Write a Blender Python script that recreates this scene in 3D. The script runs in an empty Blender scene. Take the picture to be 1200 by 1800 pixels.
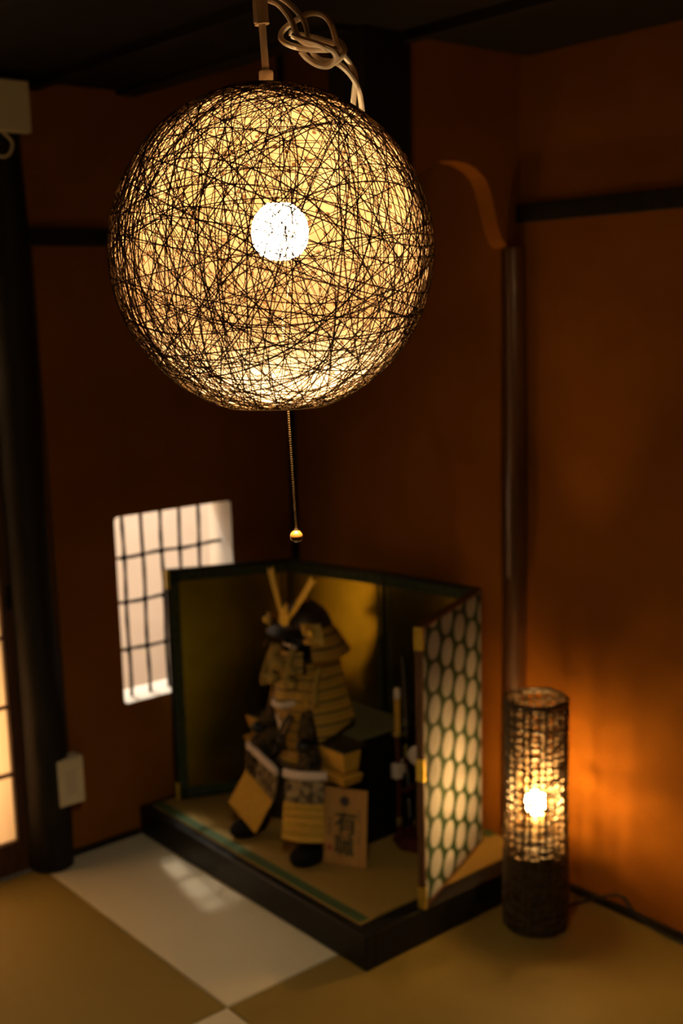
import bpy, math, random
from math import sin, cos, pi, radians, sqrt
from mathutils import Vector, Matrix, Quaternion

scene = bpy.context.scene
col = scene.collection
random.seed(11)

# ------------------------------------------------------------------ camera
CAM_F = 2081.64
cam_d = bpy.data.cameras.new('camera')
cam = bpy.data.objects.new('camera', cam_d)
col.objects.link(cam)
yaw, pitch, roll = 0.69713809, 0.17152213, -0.0247342
f0 = Vector((sin(yaw), cos(yaw), 0)); r0 = Vector((cos(yaw), -sin(yaw), 0)); u0 = Vector((0, 0, 1))
fw = f0*cos(pitch) - u0*sin(pitch); up = u0*cos(pitch) + f0*sin(pitch)
rt = r0*cos(roll) + up*sin(roll); up2 = up*cos(roll) - r0*sin(roll)
m3 = Matrix((rt, up2, -fw)).transposed()
cam.matrix_world = Matrix.Translation((0, 0, 1.5)) @ m3.to_4x4()
cam_d.sensor_fit = 'VERTICAL'; cam_d.sensor_height = 36.0; cam_d.sensor_width = 24.0
cam_d.lens = CAM_F/1800*36
cam_d.clip_start = 0.02; cam_d.clip_end = 50
cam_d.dof.use_dof = True
cam_d.dof.focus_distance = 1.15
cam_d.dof.aperture_fstop = 5.0
cam_d.dof.aperture_blades = 9
scene.camera = cam

# ------------------------------------------------------------------ world, exposure, lights
PENDANT_BULB = 960.0
PENDANT_FILL = 128.0
FLOOR_BULB = 740.0
HALL_POWER = 68.0
ANDON_POWER = 30.0
world = bpy.data.worlds.new('world'); scene.world = world
world.use_nodes = True
world.node_tree.nodes['Background'].inputs[0].default_value = (1.0, 0.62, 0.32, 1)
world.node_tree.nodes['Background'].inputs[1].default_value = 0.02
scene.view_settings.view_transform = 'Standard'
scene.view_settings.look = 'None'
scene.view_settings.gamma = 1.0
scene.view_settings.exposure = 0.0
scene.view_settings.use_curve_mapping = False
scene.cycles.max_bounces = 10
scene.cycles.diffuse_bounces = 4
scene.cycles.transparent_max_bounces = 24
scene.cycles.transmission_bounces = 8
scene.cycles.sample_clamp_indirect = 6.0
scene.cycles.use_denoising = True

def point_light(name, loc, power, color, radius):
    d = bpy.data.lights.new(name, 'POINT'); d.energy = power; d.color = color; d.shadow_soft_size = radius
    o = bpy.data.objects.new(name, d); o.location = loc; col.objects.link(o); return o
point_light('hall_ceiling_lamp', (1.73, 3.62, 1.83), HALL_POWER, (1.0, 0.88, 0.72), 0.030)
point_light('hall_low_lamp', (0.95, 3.08, 0.38), ANDON_POWER, (1.0, 0.66, 0.36), 0.05)

# ------------------------------------------------------------------ materials
def new_mat(name):
    m = bpy.data.materials.new(name); m.use_nodes = True
    nt = m.node_tree; b = nt.nodes['Principled BSDF']
    return m, nt, b
def node(nt, t, **kw):
    n = nt.nodes.new(t)
    for k, v in kw.items(): setattr(n, k, v)
    return n
def link(nt, a, b): nt.links.new(a, b)
def ramp(nt, stops):
    n = node(nt, 'ShaderNodeValToRGB'); e = n.color_ramp.elements
    while len(e) < len(stops): e.new(0.5)
    for i, (p, c) in enumerate(stops):
        e[i].position = p; e[i].color = (*c, 1)
    return n
def noisy(name, c1, c2, scale=20, rough=0.7, bump=0.0, bscale=200, metallic=0.0, stretch=(1, 1, 1), detail=4, spec=0.5, coat=0.0):
    m, nt, b = new_mat(name)
    tc = node(nt, 'ShaderNodeTexCoord'); mp = node(nt, 'ShaderNodeMapping')
    mp.inputs['Scale'].default_value = stretch
    link(nt, tc.outputs['Object'], mp.inputs['Vector'])
    n = node(nt, 'ShaderNodeTexNoise'); n.inputs['Scale'].default_value = scale; n.inputs['Detail'].default_value = detail
    link(nt, mp.outputs[0], n.inputs['Vector'])
    r = ramp(nt, [(0.3, c1), (0.7, c2)])
    link(nt, n.outputs['Fac'], r.inputs[0]); link(nt, r.outputs[0], b.inputs['Base Color'])
    b.inputs['Roughness'].default_value = rough; b.inputs['Metallic'].default_value = metallic
    b.inputs['Specular IOR Level'].default_value = spec
    b.inputs['Coat Weight'].default_value = coat
    if bump:
        n2 = node(nt, 'ShaderNodeTexNoise'); n2.inputs['Scale'].default_value = bscale; n2.inputs['Detail'].default_value = 3
        link(nt, mp.outputs[0], n2.inputs['Vector'])
        bp = node(nt, 'ShaderNodeBump'); bp.inputs['Strength'].default_value = bump; bp.inputs['Distance'].default_value = 0.002
        link(nt, n2.outputs['Fac'], bp.inputs['Height']); link(nt, bp.outputs[0], b.inputs['Normal'])
    return m
def striped(name, c1, c2, axis, scale, rough=0.6, bump=0.3, metallic=0.0, mixnoise=0.3, spec=0.5):
    """fine parallel stripes along one object axis (tatami weave, lacing)"""
    m, nt, b = new_mat(name)
    tc = node(nt, 'ShaderNodeTexCoord')
    w = node(nt, 'ShaderNodeTexWave', wave_type='BANDS', bands_direction=axis)
    w.inputs['Scale'].default_value = scale; w.inputs['Distortion'].default_value = 0.6; w.inputs['Detail'].default_value = 1
    link(nt, tc.outputs['Object'], w.inputs['Vector'])
    n = node(nt, 'ShaderNodeTexNoise'); n.inputs['Scale'].default_value = 14; n.inputs['Detail'].default_value = 4
    link(nt, tc.outputs['Object'], n.inputs['Vector'])
    mx = node(nt, 'ShaderNodeMath', operation='MULTIPLY_ADD'); mx.inputs[1].default_value = mixnoise
    link(nt, n.outputs['Fac'], mx.inputs[0])
    sc = node(nt, 'ShaderNodeMath', operation='MULTIPLY'); sc.inputs[1].default_value = 1-mixnoise
    link(nt, w.outputs['Fac'], sc.inputs[0]); link(nt, sc.outputs[0], mx.inputs[2])
    r = ramp(nt, [(0.15, c1), (0.85, c2)])
    link(nt, mx.outputs[0], r.inputs[0]); link(nt, r.outputs[0], b.inputs['Base Color'])
    b.inputs['Roughness'].default_value = rough; b.inputs['Metallic'].default_value = metallic
    b.inputs['Specular IOR Level'].default_value = spec
    bp = node(nt, 'ShaderNodeBump'); bp.inputs['Strength'].default_value = bump; bp.inputs['Distance'].default_value = 0.001
    link(nt, w.outputs['Fac'], bp.inputs['Height']); link(nt, bp.outputs[0], b.inputs['Normal'])
    return m
def emitter(name, color, strength):
    m = bpy.data.materials.new(name); m.use_nodes = True; nt = m.node_tree
    nt.nodes.clear()
    e = node(nt, 'ShaderNodeEmission'); e.inputs[0].default_value = (*color, 1); e.inputs[1].default_value = strength
    o = node(nt, 'ShaderNodeOutputMaterial'); link(nt, e.outputs[0], o.inputs[0])
    return m

M = {}
M['plaster'] = noisy('red_earth_plaster', (0.225, 0.074, 0.0040), (0.28, 0.096, 0.0055), 5, 0.92, 0.5, 260, spec=0.15)
M['hall_plaster'] = noisy('cream_plaster', (0.80, 0.76, 0.70), (0.86, 0.82, 0.77), 6, 0.9, 0.2, 150, spec=0.2)
M['ceiling'] = noisy('smoked_cedar_board', (0.007, 0.0045, 0.003), (0.014, 0.008, 0.005), 8, 0.75, 0.2, 120, stretch=(8, .6, 1), spec=0.2)
M['dark_wood'] = noisy('dark_stained_timber', (0.007, 0.005, 0.003), (0.015, 0.010, 0.006), 14, 0.6, 0.3, 90, stretch=(6, 6, .7), spec=0.3)
M['brown_wood'] = noisy('brown_timber', (0.06, 0.024, 0.010), (0.10, 0.042, 0.017), 14, 0.55, 0.3, 90, stretch=(6, 6, .7), spec=0.3)
M['pillar_wood'] = noisy('polished_log', (0.07, 0.028, 0.011), (0.13, 0.055, 0.022), 10, 0.30, 0.25, 60, stretch=(5, 5, .5), spec=0.5, coat=0.2)
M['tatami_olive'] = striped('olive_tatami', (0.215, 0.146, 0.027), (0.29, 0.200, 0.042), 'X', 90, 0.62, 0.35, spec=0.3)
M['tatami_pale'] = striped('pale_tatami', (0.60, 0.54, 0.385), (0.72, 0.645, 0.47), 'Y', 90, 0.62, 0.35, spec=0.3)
M['tatami_stage'] = striped('stage_tatami', (0.29, 0.178, 0.036), (0.37, 0.232, 0.052), 'X', 90, 0.6, 0.35, spec=0.3)
M['border_green'] = noisy('green_brocade', (0.035, 0.075, 0.022), (0.08, 0.125, 0.04), 260, 0.6, 0.3, 600, spec=0.3)
M['lacquer'] = noisy('black_lacquer', (0.005, 0.005, 0.005), (0.009, 0.008, 0.007), 10, 0.42, spec=0.25)
M['red_lacquer'] = noisy('red_brown_lacquer', (0.06, 0.012, 0.006), (0.10, 0.02, 0.01), 10, 0.25, spec=0.5)
M['gold'] = None
M['gold_metal'] = noisy('gilt_metal', (0.60, 0.42, 0.05), (0.78, 0.56, 0.09), 60, 0.34, 0.2, 300, metallic=0.75)
M['old_gold'] = noisy('antique_gilt', (0.30, 0.21, 0.05), (0.50, 0.36, 0.10), 90, 0.42, 0.6, 140, metallic=0.8)
M['brocade_dark'] = noisy('dark_green_brocade', (0.018, 0.030, 0.014), (0.070, 0.085, 0.040), 150, 0.75, 0.4, 400, spec=0.2)
m, nt, b = new_mat('yellow_silk_lacing')
tc = node(nt, 'ShaderNodeTexCoord'); sxz = node(nt, 'ShaderNodeSeparateXYZ'); link(nt, tc.outputs['Object'], sxz.inputs[0])
dz = node(nt, 'ShaderNodeMath', operation='DIVIDE'); dz.inputs[1].default_value = 0.0285; link(nt, sxz.outputs[2], dz.inputs[0])
fz = node(nt, 'ShaderNodeMath', operation='FRACT'); link(nt, dz.outputs[0], fz.inputs[0])
rz_ = ramp(nt, [(0.0, (0.05, 0.028, 0.006)), (0.16, (0.05, 0.028, 0.006)), (0.22, (0.60, 0.36, 0.045)), (0.80, (0.50, 0.28, 0.028)), (0.92, (0.62, 0.42, 0.08))])
link(nt, fz.outputs[0], rz_.inputs[0])
nz = node(nt, 'ShaderNodeTexNoise'); nz.inputs['Scale'].default_value = 260; link(nt, tc.outputs['Object'], nz.inputs['Vector'])
mz = node(nt, 'ShaderNodeMix', data_type='RGBA', blend_type='MULTIPLY'); mz.inputs[0].default_value = 0.5
link(nt, rz_.outputs[0], mz.inputs[6]); link(nt, nz.outputs['Fac'], mz.inputs[7]); link(nt, mz.outputs[2], b.inputs['Base Color'])
b.inputs['Roughness'].default_value = 0.5
M['yellow_lace'] = m
M['dark_brocade'] = noisy('dark_figured_brocade', (0.012, 0.009, 0.006), (0.10, 0.065, 0.025), 60, 0.8, 0.3, 400, spec=0.2, detail=1)
M['yellow_cloth'] = noisy('yellow_silk', (0.50, 0.27, 0.03), (0.66, 0.40, 0.06), 160, 0.6, 0.3, 500, spec=0.3)
M['olive_cord'] = noisy('olive_silk_cord', (0.20, 0.14, 0.03), (0.42, 0.30, 0.07), 220, 0.7, 0.6, 400, spec=0.2)
M['pattern_cloth'] = noisy('figured_brocade', (0.05, 0.035, 0.018), (0.36, 0.27, 0.15), 60, 0.75, 0.3, 400, spec=0.2, detail=1)
M['white_silk'] = noisy('white_silk', (0.62, 0.50, 0.42), (0.74, 0.62, 0.54), 120, 0.6, 0.2, 500, spec=0.3)
M['black_fur'] = noisy('black_fur', (0.004, 0.004, 0.004), (0.014, 0.011, 0.009), 120, 0.9, 0.8, 300, spec=0.1)
M['stand_cloth'] = noisy('olive_felt', (0.17, 0.155, 0.065), (0.22, 0.19, 0.085), 60, 0.85, 0.2, 400, spec=0.2)
M['plaque_wood'] = noisy('pale_cypress_board', (0.44, 0.22, 0.06), (0.54, 0.29, 0.085), 10, 0.6, 0.15, 80, stretch=(6, 6, .6), spec=0.3)
M['ink_green'] = noisy('blue_green_ink', (0.003, 0.020, 0.014), (0.006, 0.030, 0.020), 30, 0.6)
M['ink_blue'] = noisy('indigo_ink', (0.010, 0.010, 0.028), (0.018, 0.016, 0.04), 30, 0.6)
M['ink_brown'] = noisy('brown_ink', (0.08, 0.04, 0.012), (0.11, 0.055, 0.018), 30, 0.6)
M['ink_red'] = noisy('red_ink', (0.30, 0.06, 0.02), (0.36, 0.08, 0.03), 30, 0.6)
M['cream_plastic'] = noisy('cream_plastic', (0.74, 0.64, 0.44), (0.80, 0.70, 0.48), 8, 0.45, spec=0.4)
M['ivory_plastic'] = noisy('ivory_plastic', (0.66, 0.55, 0.40), (0.72, 0.61, 0.45), 8, 0.4, spec=0.5)
M['cord_white'] = noisy('white_flex', (0.82, 0.72, 0.56), (0.88, 0.79, 0.64), 30, 0.4, spec=0.5)
M['cord_black'] = noisy('black_flex', (0.010, 0.008, 0.006), (0.016, 0.012, 0.010), 30, 0.5, spec=0.3)
M['chain_metal'] = noisy('antique_brass_chain', (0.16, 0.09, 0.03), (0.26, 0.15, 0.055), 60, 0.42, metallic=1.0)
M['bead_wood'] = noisy('varnished_orange_bead', (0.13, 0.040, 0.005), (0.20, 0.065, 0.009), 60, 0.25, stretch=(1, 1, 4), spec=0.5, coat=0.4)
M['bakelite'] = noisy('dark_bakelite', (0.010, 0.006, 0.003), (0.016, 0.010, 0.005), 30, 0.5, spec=0.1)
M['steel'] = noisy('dull_steel', (0.30, 0.28, 0.25), (0.40, 0.37, 0.33), 30, 0.4, metallic=1.0)
M['wicker'] = noisy('dark_wicker', (0.028, 0.015, 0.005), (0.075, 0.042, 0.015), 60, 0.5, 0.4, 300, stretch=(1, 1, 1), spec=0.4)
M['mask_black'] = noisy('black_iron', (0.006, 0.006, 0.006), (0.014, 0.012, 0.010), 40, 0.45, spec=0.4)
M['helmet_brown'] = noisy('dark_russet_iron', (0.025, 0.016, 0.008), (0.06, 0.038, 0.016), 40, 0.42, 0.3, 120, spec=0.5)
M['bulb'] = emitter('warm_white_pendant_bulb', (1.0, 0.72, 0.37), PENDANT_BULB)
M['floor_bulb'] = emitter('warm_white_floor_bulb', (1.0, 0.54, 0.15), FLOOR_BULB)

# gold leaf : squares of leaf with slightly different tone
m, nt, b = new_mat('gold_leaf')
tc = node(nt, 'ShaderNodeTexCoord')
n = node(nt, 'ShaderNodeTexNoise'); n.inputs['Scale'].default_value = 9; n.inputs['Detail'].default_value = 3
link(nt, tc.outputs['Object'], n.inputs['Vector'])
r = ramp(nt, [(0.3, (0.21, 0.160, 0.007)), (0.7, (0.28, 0.212, 0.011))])
link(nt, n.outputs['Fac'], r.inputs[0]); link(nt, r.outputs[0], b.inputs['Base Color'])
b.inputs['Metallic'].default_value = 0.95; b.inputs['Roughness'].default_value = 0.28
M['gold'] = m

# back of the screen : staggered columns of pale rosettes on dark green paper (object x along width, z up)
m, nt, b = new_mat('rosette_paper')
tc = node(nt, 'ShaderNodeTexCoord'); sx = node(nt, 'ShaderNodeSeparateXYZ')
link(nt, tc.outputs['Object'], sx.inputs[0])
PX, PZ = 0.083, 0.078
def mth(op, a, bb=None, c=None):
    n = node(nt, 'ShaderNodeMath', operation=op)
    for i, v in enumerate((a, bb, c)):
        if v is None: continue
        if isinstance(v, (int, float)): n.inputs[i].default_value = v
        else: link(nt, v, n.inputs[i])
    return n.outputs[0]
u = mth('DIVIDE', sx.outputs[0], PX); cu = mth('FLOOR', u); fu = mth('SUBTRACT', mth('SUBTRACT', u, cu), 0.5)
odd = mth('FLOORED_MODULO', cu, 2.0)
v = mth('ADD', mth('DIVIDE', sx.outputs[2], PZ), mth('MULTIPLY', odd, 0.5)); fv = mth('SUBTRACT', mth('SUBTRACT', v, mth('FLOOR', v)), 0.5)
du = mth('MULTIPLY', fu, PX); dv = mth('MULTIPLY', fv, PZ)
rad = mth('SQRT', mth('ADD', mth('MULTIPLY', du, du), mth('MULTIPLY', dv, dv)))
ang = mth('ARCTAN2', dv, du)
pet = mth('MULTIPLY', mth('COSINE', mth('MULTIPLY', ang, 16.0)), 0.5)
inside = mth('LESS_THAN', mth('ADD', rad, mth('MULTIPLY', pet, 0.0018)), 0.0350)
rings = mth('GREATER_THAN', mth('ADD', mth('SINE', mth('MULTIPLY', rad, 620.0)), mth('MULTIPLY', pet, 1.1)), 0.75)
fac = mth('MULTIPLY', inside, mth('SUBTRACT', 1.0, mth('MULTIPLY', rings, 0.45)))
mix = node(nt, 'ShaderNodeMix', data_type='RGBA'); link(nt, fac, mix.inputs[0])
mix.inputs[6].default_value = (0.014, 0.036, 0.012, 1); mix.inputs[7].default_value = (0.29, 0.29, 0.325, 1)
link(nt, mix.outputs[2], b.inputs['Base Color']); b.inputs['Roughness'].default_value = 0.7; b.inputs['Specular IOR Level'].default_value = 0.2
M['rosette'] = m

# shoji paper
m = bpy.data.materials.new('shoji_paper'); m.use_nodes = True; nt = m.node_tree; nt.nodes.clear()
tr = node(nt, 'ShaderNodeBsdfTranslucent'); tr.inputs[0].default_value = (0.86, 0.74, 0.56, 1)
df = node(nt, 'ShaderNodeBsdfDiffuse'); df.inputs[0].default_value = (0.74, 0.66, 0.54, 1)
mx = node(nt, 'ShaderNodeMixShader'); mx.inputs[0].default_value = 0.35
o = node(nt, 'ShaderNodeOutputMaterial')
link(nt, tr.outputs[0], mx.inputs[1]); link(nt, df.outputs[0], mx.inputs[2]); link(nt, mx.outputs[0], o.inputs[0])
M['paper'] = m

# dark twine of the ball shade, slightly see-through so that the bulb burns through it
m = bpy.data.materials.new('brown_twine'); m.use_nodes = True; nt = m.node_tree; nt.nodes.clear()
tc = node(nt, 'ShaderNodeTexCoord')
n = node(nt, 'ShaderNodeTexNoise'); n.inputs['Scale'].default_value = 40; link(nt, tc.outputs['Object'], n.inputs['Vector'])
r = ramp(nt, [(0.3, (0.030, 0.014, 0.0050)), (0.7, (0.052, 0.025, 0.0085))]); link(nt, n.outputs['Fac'], r.inputs[0])
df = node(nt, 'ShaderNodeBsdfDiffuse'); link(nt, r.outputs[0], df.inputs[0])
tp = node(nt, 'ShaderNodeBsdfTransparent'); mx = node(nt, 'ShaderNodeMixShader'); mx.inputs[0].default_value = 0.27
o = node(nt, 'ShaderNodeOutputMaterial')
link(nt, df.outputs[0], mx.inputs[1]); link(nt, tp.outputs[0], mx.inputs[2]); link(nt, mx.outputs[0], o.inputs[0])
M['twine'] = m

# the thin glue film between the threads : dark tinted, mostly clear, a little scattering, pricked by small holes
m = bpy.data.materials.new('glue_film'); m.use_nodes = True; nt = m.node_tree; nt.nodes.clear()
tc = node(nt, 'ShaderNodeTexCoord')
n = node(nt, 'ShaderNodeTexNoise'); n.inputs['Scale'].default_value = 26; n.inputs['Detail'].default_value = 8; n.inputs['Roughness'].default_value = 0.75
link(nt, tc.outputs['Object'], n.inputs['Vector'])
vo = node(nt, 'ShaderNodeTexVoronoi'); vo.inputs['Scale'].default_value = 115; link(nt, tc.outputs['Object'], vo.inputs['Vector'])
FILM = 0.112
r = ramp(nt, [(0.25, (0.85*FILM, 0.43*FILM, 0.17*FILM)), (0.75, (1.5*FILM, 0.97*FILM, 0.60*FILM))]); link(nt, n.outputs['Fac'], r.inputs[0])
hole = ramp(nt, [(0.20, (0.16, 0.09, 0.04)), (0.32, (1, 1, 1))]); link(nt, vo.outputs['Distance'], hole.inputs[0])
mm = node(nt, 'ShaderNodeMix', data_type='RGBA', blend_type='MULTIPLY'); mm.inputs[0].default_value = 1.0
link(nt, r.outputs[0], mm.inputs[6]); link(nt, hole.outputs[0], mm.inputs[7])
df = node(nt, 'ShaderNodeBsdfDiffuse'); tl = node(nt, 'ShaderNodeBsdfTranslucent')
link(nt, mm.outputs[2], df.inputs[0]); link(nt, mm.outputs[2], tl.inputs[0])
m1 = node(nt, 'ShaderNodeMixShader'); m1.inputs[0].default_value = 0.5
link(nt, df.outputs[0], m1.inputs[1]); link(nt, tl.outputs[0], m1.inputs[2])
tp = node(nt, 'ShaderNodeBsdfTransparent'); tp.inputs[0].default_value = (0.97, 0.95, 0.92, 1)
m2 = node(nt, 'ShaderNodeMixShader'); sxz = node(nt, 'ShaderNodeSeparateXYZ'); link(nt, tc.outputs['Object'], sxz.inputs[0])
thin = node(nt, 'ShaderNodeMapRange'); thin.inputs[1].default_value = 0.03; thin.inputs[2].default_value = -0.17      # more see-through towards the bottom, shaped to pass light to the floor
thin.inputs[3].default_value = 0.15; thin.inputs[4].default_value = 0.50
link(nt, sxz.outputs[2], thin.inputs[0]); link(nt, thin.outputs[0], m2.inputs[0])
link(nt, m1.outputs[0], m2.inputs[1]); link(nt, tp.outputs[0], m2.inputs[2])
o = node(nt, 'ShaderNodeOutputMaterial'); link(nt, m2.outputs[0], o.inputs[0])
M['film'] = m

# ------------------------------------------------------------------ mesh helpers
class MB:
    def __init__(s): s.v = []; s.f = []
    def add(s, vs, fs):
        k = len(s.v); s.v += [tuple(p) for p in vs]; s.f += [tuple(i+k for i in f) for f in fs]
    def box(s, c, d, rot=None):
        c = Vector(c); h = Vector(d)/2; R = rot if rot is not None else Matrix.Identity(3)
        vs = [c + R @ Vector((x*h.x, y*h.y, z*h.z)) for x in (-1, 1) for y in (-1, 1) for z in (-1, 1)]
        s.add(vs, [(0, 1, 3, 2), (4, 6, 7, 5), (0, 4, 5, 1), (2, 3, 7, 6), (0, 2, 6, 4), (1, 5, 7, 3)]); return s
    def span(s, a, b):
        a = Vector(a); b = Vector(b)
        return s.box((a+b)/2, (abs(b.x-a.x), abs(b.y-a.y), abs(b.z-a.z)))
    def tube(s, pts, r, n=8, closed=False, flat=None):
        pts = [Vector(p) for p in pts]; N = len(pts)
        rs = r if isinstance(r, (list, tuple)) else [r]*N
        tg = []
        for i in range(N):
            a = pts[i-1] if (closed or i > 0) else pts[0]; b = pts[(i+1) % N] if (closed or i < N-1) else pts[-1]
            t = b-a; tg.append(t.normalized() if t.length > 1e-9 else Vector((0, 0, 1)))
        ref = Vector((0, 0, 1)) if abs(tg[0].z) < 0.9 else Vector((1, 0, 0))
        nrm = (ref - tg[0]*ref.dot(tg[0])).normalized()
        vs = []
        for i in range(N):
            nrm = nrm - tg[i]*nrm.dot(tg[i])
            nrm = nrm.normalized() if nrm.length > 1e-9 else tg[i].orthogonal().normalized()
            bn = tg[i].cross(nrm)
            for k in range(n):
                a = 2*pi*k/n
                vs.append(pts[i] + (nrm*cos(a) + bn*sin(a)*(flat or 1))*rs[i])
        fs = []
        for i in range(N if closed else N-1):
            j = (i+1) % N
            for k in range(n):
                l = (k+1) % n
                fs.append((i*n+k, i*n+l, j*n+l, j*n+k))
        if not closed:
            fs.append(tuple(reversed(range(n)))); fs.append(tuple((N-1)*n+k for k in range(n)))
        s.add(vs, fs); return s
    def lathe(s, prof, n=32, c=(0, 0, 0), sx=1, sy=1, cap=True):
        c = Vector(c); vs = []; fs = []
        for r, z in prof:
            for k in range(n):
                a = 2*pi*k/n; vs.append(c + Vector((r*cos(a)*sx, r*sin(a)*sy, z)))
        P = len(prof)
        for i in range(P-1):
            for k in range(n):
                l = (k+1) % n; fs.append((i*n+k, i*n+l, (i+1)*n+l, (i+1)*n+k))
        if cap:
            fs.append(tuple(reversed(range(n)))); fs.append(tuple((P-1)*n+k for k in range(n)))
        s.add(vs, fs); return s
    def sphere(s, c, r, n=20, m=12, sc=(1, 1, 1)):
        c = Vector(c); vs = []; fs = []
        for i in range(m+1):
            t = pi*i/m; rr = max(sin(t), 1e-4)*r
            for k in range(n):
                a = 2*pi*k/n; vs.append(c + Vector((rr*cos(a)*sc[0], rr*sin(a)*sc[1], -cos(t)*r*sc[2])))
        for i in range(m):
            for k in range(n):
                l = (k+1) % n; fs.append((i*n+k, i*n+l, (i+1)*n+l, (i+1)*n+k))
        s.add(vs, fs); return s
    def prism(s, poly, d, org=(0, 0, 0), ax=(1, 0, 0), ay=(0, 0, 1)):
        """outline poly (2-D) in the plane ax, ay, thickness d along ax x ay (centred)"""
        org = Vector(org); ax = Vector(ax); ay = Vector(ay); nz = ax.cross(ay).normalized()
        n = len(poly)
        vs = [org + ax*p[0] + ay*p[1] - nz*d/2 for p in poly] + [org + ax*p[0] + ay*p[1] + nz*d/2 for p in poly]
        fs = [tuple(reversed(range(n))), tuple(range(n, 2*n))] + [(i, (i+1) % n, n+(i+1) % n, n+i) for i in range(n)]
        s.add(vs, fs); return s
    def sheet(s, fn, nu, nv, th, ridge=None):
        """surface fn(u,v) with thickness th; ridge(v) adds to the outer side"""
        P = [[Vector(fn(i/nu, j/nv)) for j in range(nv+1)] for i in range(nu+1)]
        vs = []; W = nv+1; K = (nu+1)*W
        N = []
        for i in range(nu+1):
            for j in range(nv+1):
                a = P[min(i+1, nu)][j]-P[max(i-1, 0)][j]; b = P[i][min(j+1, nv)]-P[i][max(j-1, 0)]
                q = a.cross(b); N.append(q.normalized() if q.length > 1e-12 else Vector((0, 0, 1)))
        for i in range(nu+1):
            for j in range(nv+1):
                vs.append(P[i][j] + N[i*W+j]*(th/2 + (ridge(j/nv) if ridge else 0)))
        for i in range(nu+1):
            for j in range(nv+1): vs.append(P[i][j] - N[i*W+j]*th/2)
        fs = []
        for i in range(nu):
            for j in range(nv):
                a, b_, c, d = i*W+j, (i+1)*W+j, (i+1)*W+j+1, i*W+j+1
                fs += [(a, b_, c, d), (K+a, K+d, K+c, K+b_)]
        for i in range(nu):
            fs += [(i*W, K+i*W, K+(i+1)*W, (i+1)*W), (i*W+nv, (i+1)*W+nv, K+(i+1)*W+nv, K+i*W+nv)]
        for j in range(nv):
            fs += [(j, j+1, K+j+1, K+j), (nu*W+j, K+nu*W+j, K+nu*W+j+1, nu*W+j+1)]
        s.add(vs, fs); return s
    def build(s, name, mat, parent=None, smooth=True, bevel=0.0, loc=None):
        me = bpy.data.meshes.new(name); me.from_pydata(s.v, [], s.f); me.update()
        o = bpy.data.objects.new(name, me); col.objects.link(o)
        me.materials.append(mat)
        if smooth:
            for p in me.polygons: p.use_smooth = True
            me.set_sharp_from_angle(angle=radians(38))
        if bevel:
            bm_ = o.modifiers.new('bevel', 'BEVEL'); bm_.width = bevel; bm_.segments = 2; bm_.limit_method = 'ANGLE'
        if parent: o.parent = parent
        if loc: o.location = loc
        return o
def tag(o, label=None, cat=None, group=None, kind=None):
    if label: o['label'] = label
    if cat: o['category'] = cat
    if group: o['group'] = group
    if kind: o['kind'] = kind
    return o
def empty(name, loc, rz=0, label=None, cat=None):
    o = bpy.data.objects.new(name, None); o.location = loc; o.rotation_euler = (0, 0, rz); o.empty_display_size = 0.05
    col.objects.link(o); tag(o, label, cat); return o
def struct(name, mb, mat, bevel=0.0, smooth=False):
    o = mb.build(name, mat, smooth=smooth, bevel=bevel); o['kind'] = 'structure'; return o
def spline(ctrl, n=8, closed=False):
    """Catmull-Rom through the control points"""
    P = [Vector(p) for p in ctrl]; N = len(P); out = []
    for i in range(N if closed else N-1):
        if closed: a, b_, c, d = P[i-1], P[i], P[(i+1) % N], P[(i+2) % N]
        else: a, b_, c, d = P[max(i-1, 0)], P[i], P[i+1], P[min(i+2, N-1)]
        for k in range(n):
            t = k/n
            out.append(0.5*((2*b_) + (c-a)*t + (2*a-5*b_+4*c-d)*t*t + (3*b_-a-3*c+d)*t**3))
    if not closed: out.append(P[-1])
    return out

# ------------------------------------------------------------------ the room
YA, XC, XD, ZC = 2.893, 2.27, 2.232, 2.08       # window wall, right wall, alcove wall, room ceiling
X0, Y0, ZT = -1.3, -1.3, 2.45
XB, YP = 1.734, 2.0                              # alcove beam line, wing wall plane
TH = 0.12
# window wall, with the openings for the lattice window and the sliding door
WX0, WX1, WZ0, WZ1 = 1.598, 1.991, 0.396, 0.938
DX0, DX1, DZ1 = -0.50, 1.295, 1.674
def rounded(x0, x1, z0, z1, r, n=5):
    pts = []
    for cx, cz, a0 in ((x1-r, z1-r, 0), (x0+r, z1-r, 90), (x0+r, z0+r, 180), (x1-r, z0+r, 270)):
        for k in range(n+1):
            a = radians(a0 + 90*k/n); pts.append((cx + r*cos(a), cz + r*sin(a)))
    return pts
def wall_with_hole(x0, x1, z0, z1, hole, y0, y1):
    """wall plate between y0 and y1 with one rounded opening, a single continuous mesh"""
    n = len(hole); vs = []; fs = []
    cxm = sum(p[0] for p in hole)/n; czm = sum(p[1] for p in hole)/n
    outer = []
    for hx, hz in hole:
        dx, dz = hx-cxm, hz-czm
        t = min(((x1-cxm)/dx if dx > 1e-9 else (x0-cxm)/dx if dx < -1e-9 else 1e9),
                ((z1-czm)/dz if dz > 1e-9 else (z0-czm)/dz if dz < -1e-9 else 1e9))
        outer.append([cxm+dx*t, czm+dz*t])
    for cx, cz in ((x0, z0), (x1, z0), (x1, z1), (x0, z1)):
        i = min(range(n), key=lambda k: (outer[k][0]-cx)**2 + (outer[k][1]-cz)**2); outer[i] = [cx, cz]
    for y in (y0, y1):
        vs += [(p[0], y, p[1]) for p in hole] + [(p[0], y, p[1]) for p in outer]
    for i in range(n):
        j = (i+1) % n
        fs += [(i, j, n+j, n+i), (2*n+i, 3*n+i, 3*n+j, 2*n+j), (i, 2*n+i, 2*n+j, j), (n+i, n+j, 3*n+j, 3*n+i)]
    mb = MB(); mb.add(vs, fs); return mb
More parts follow.
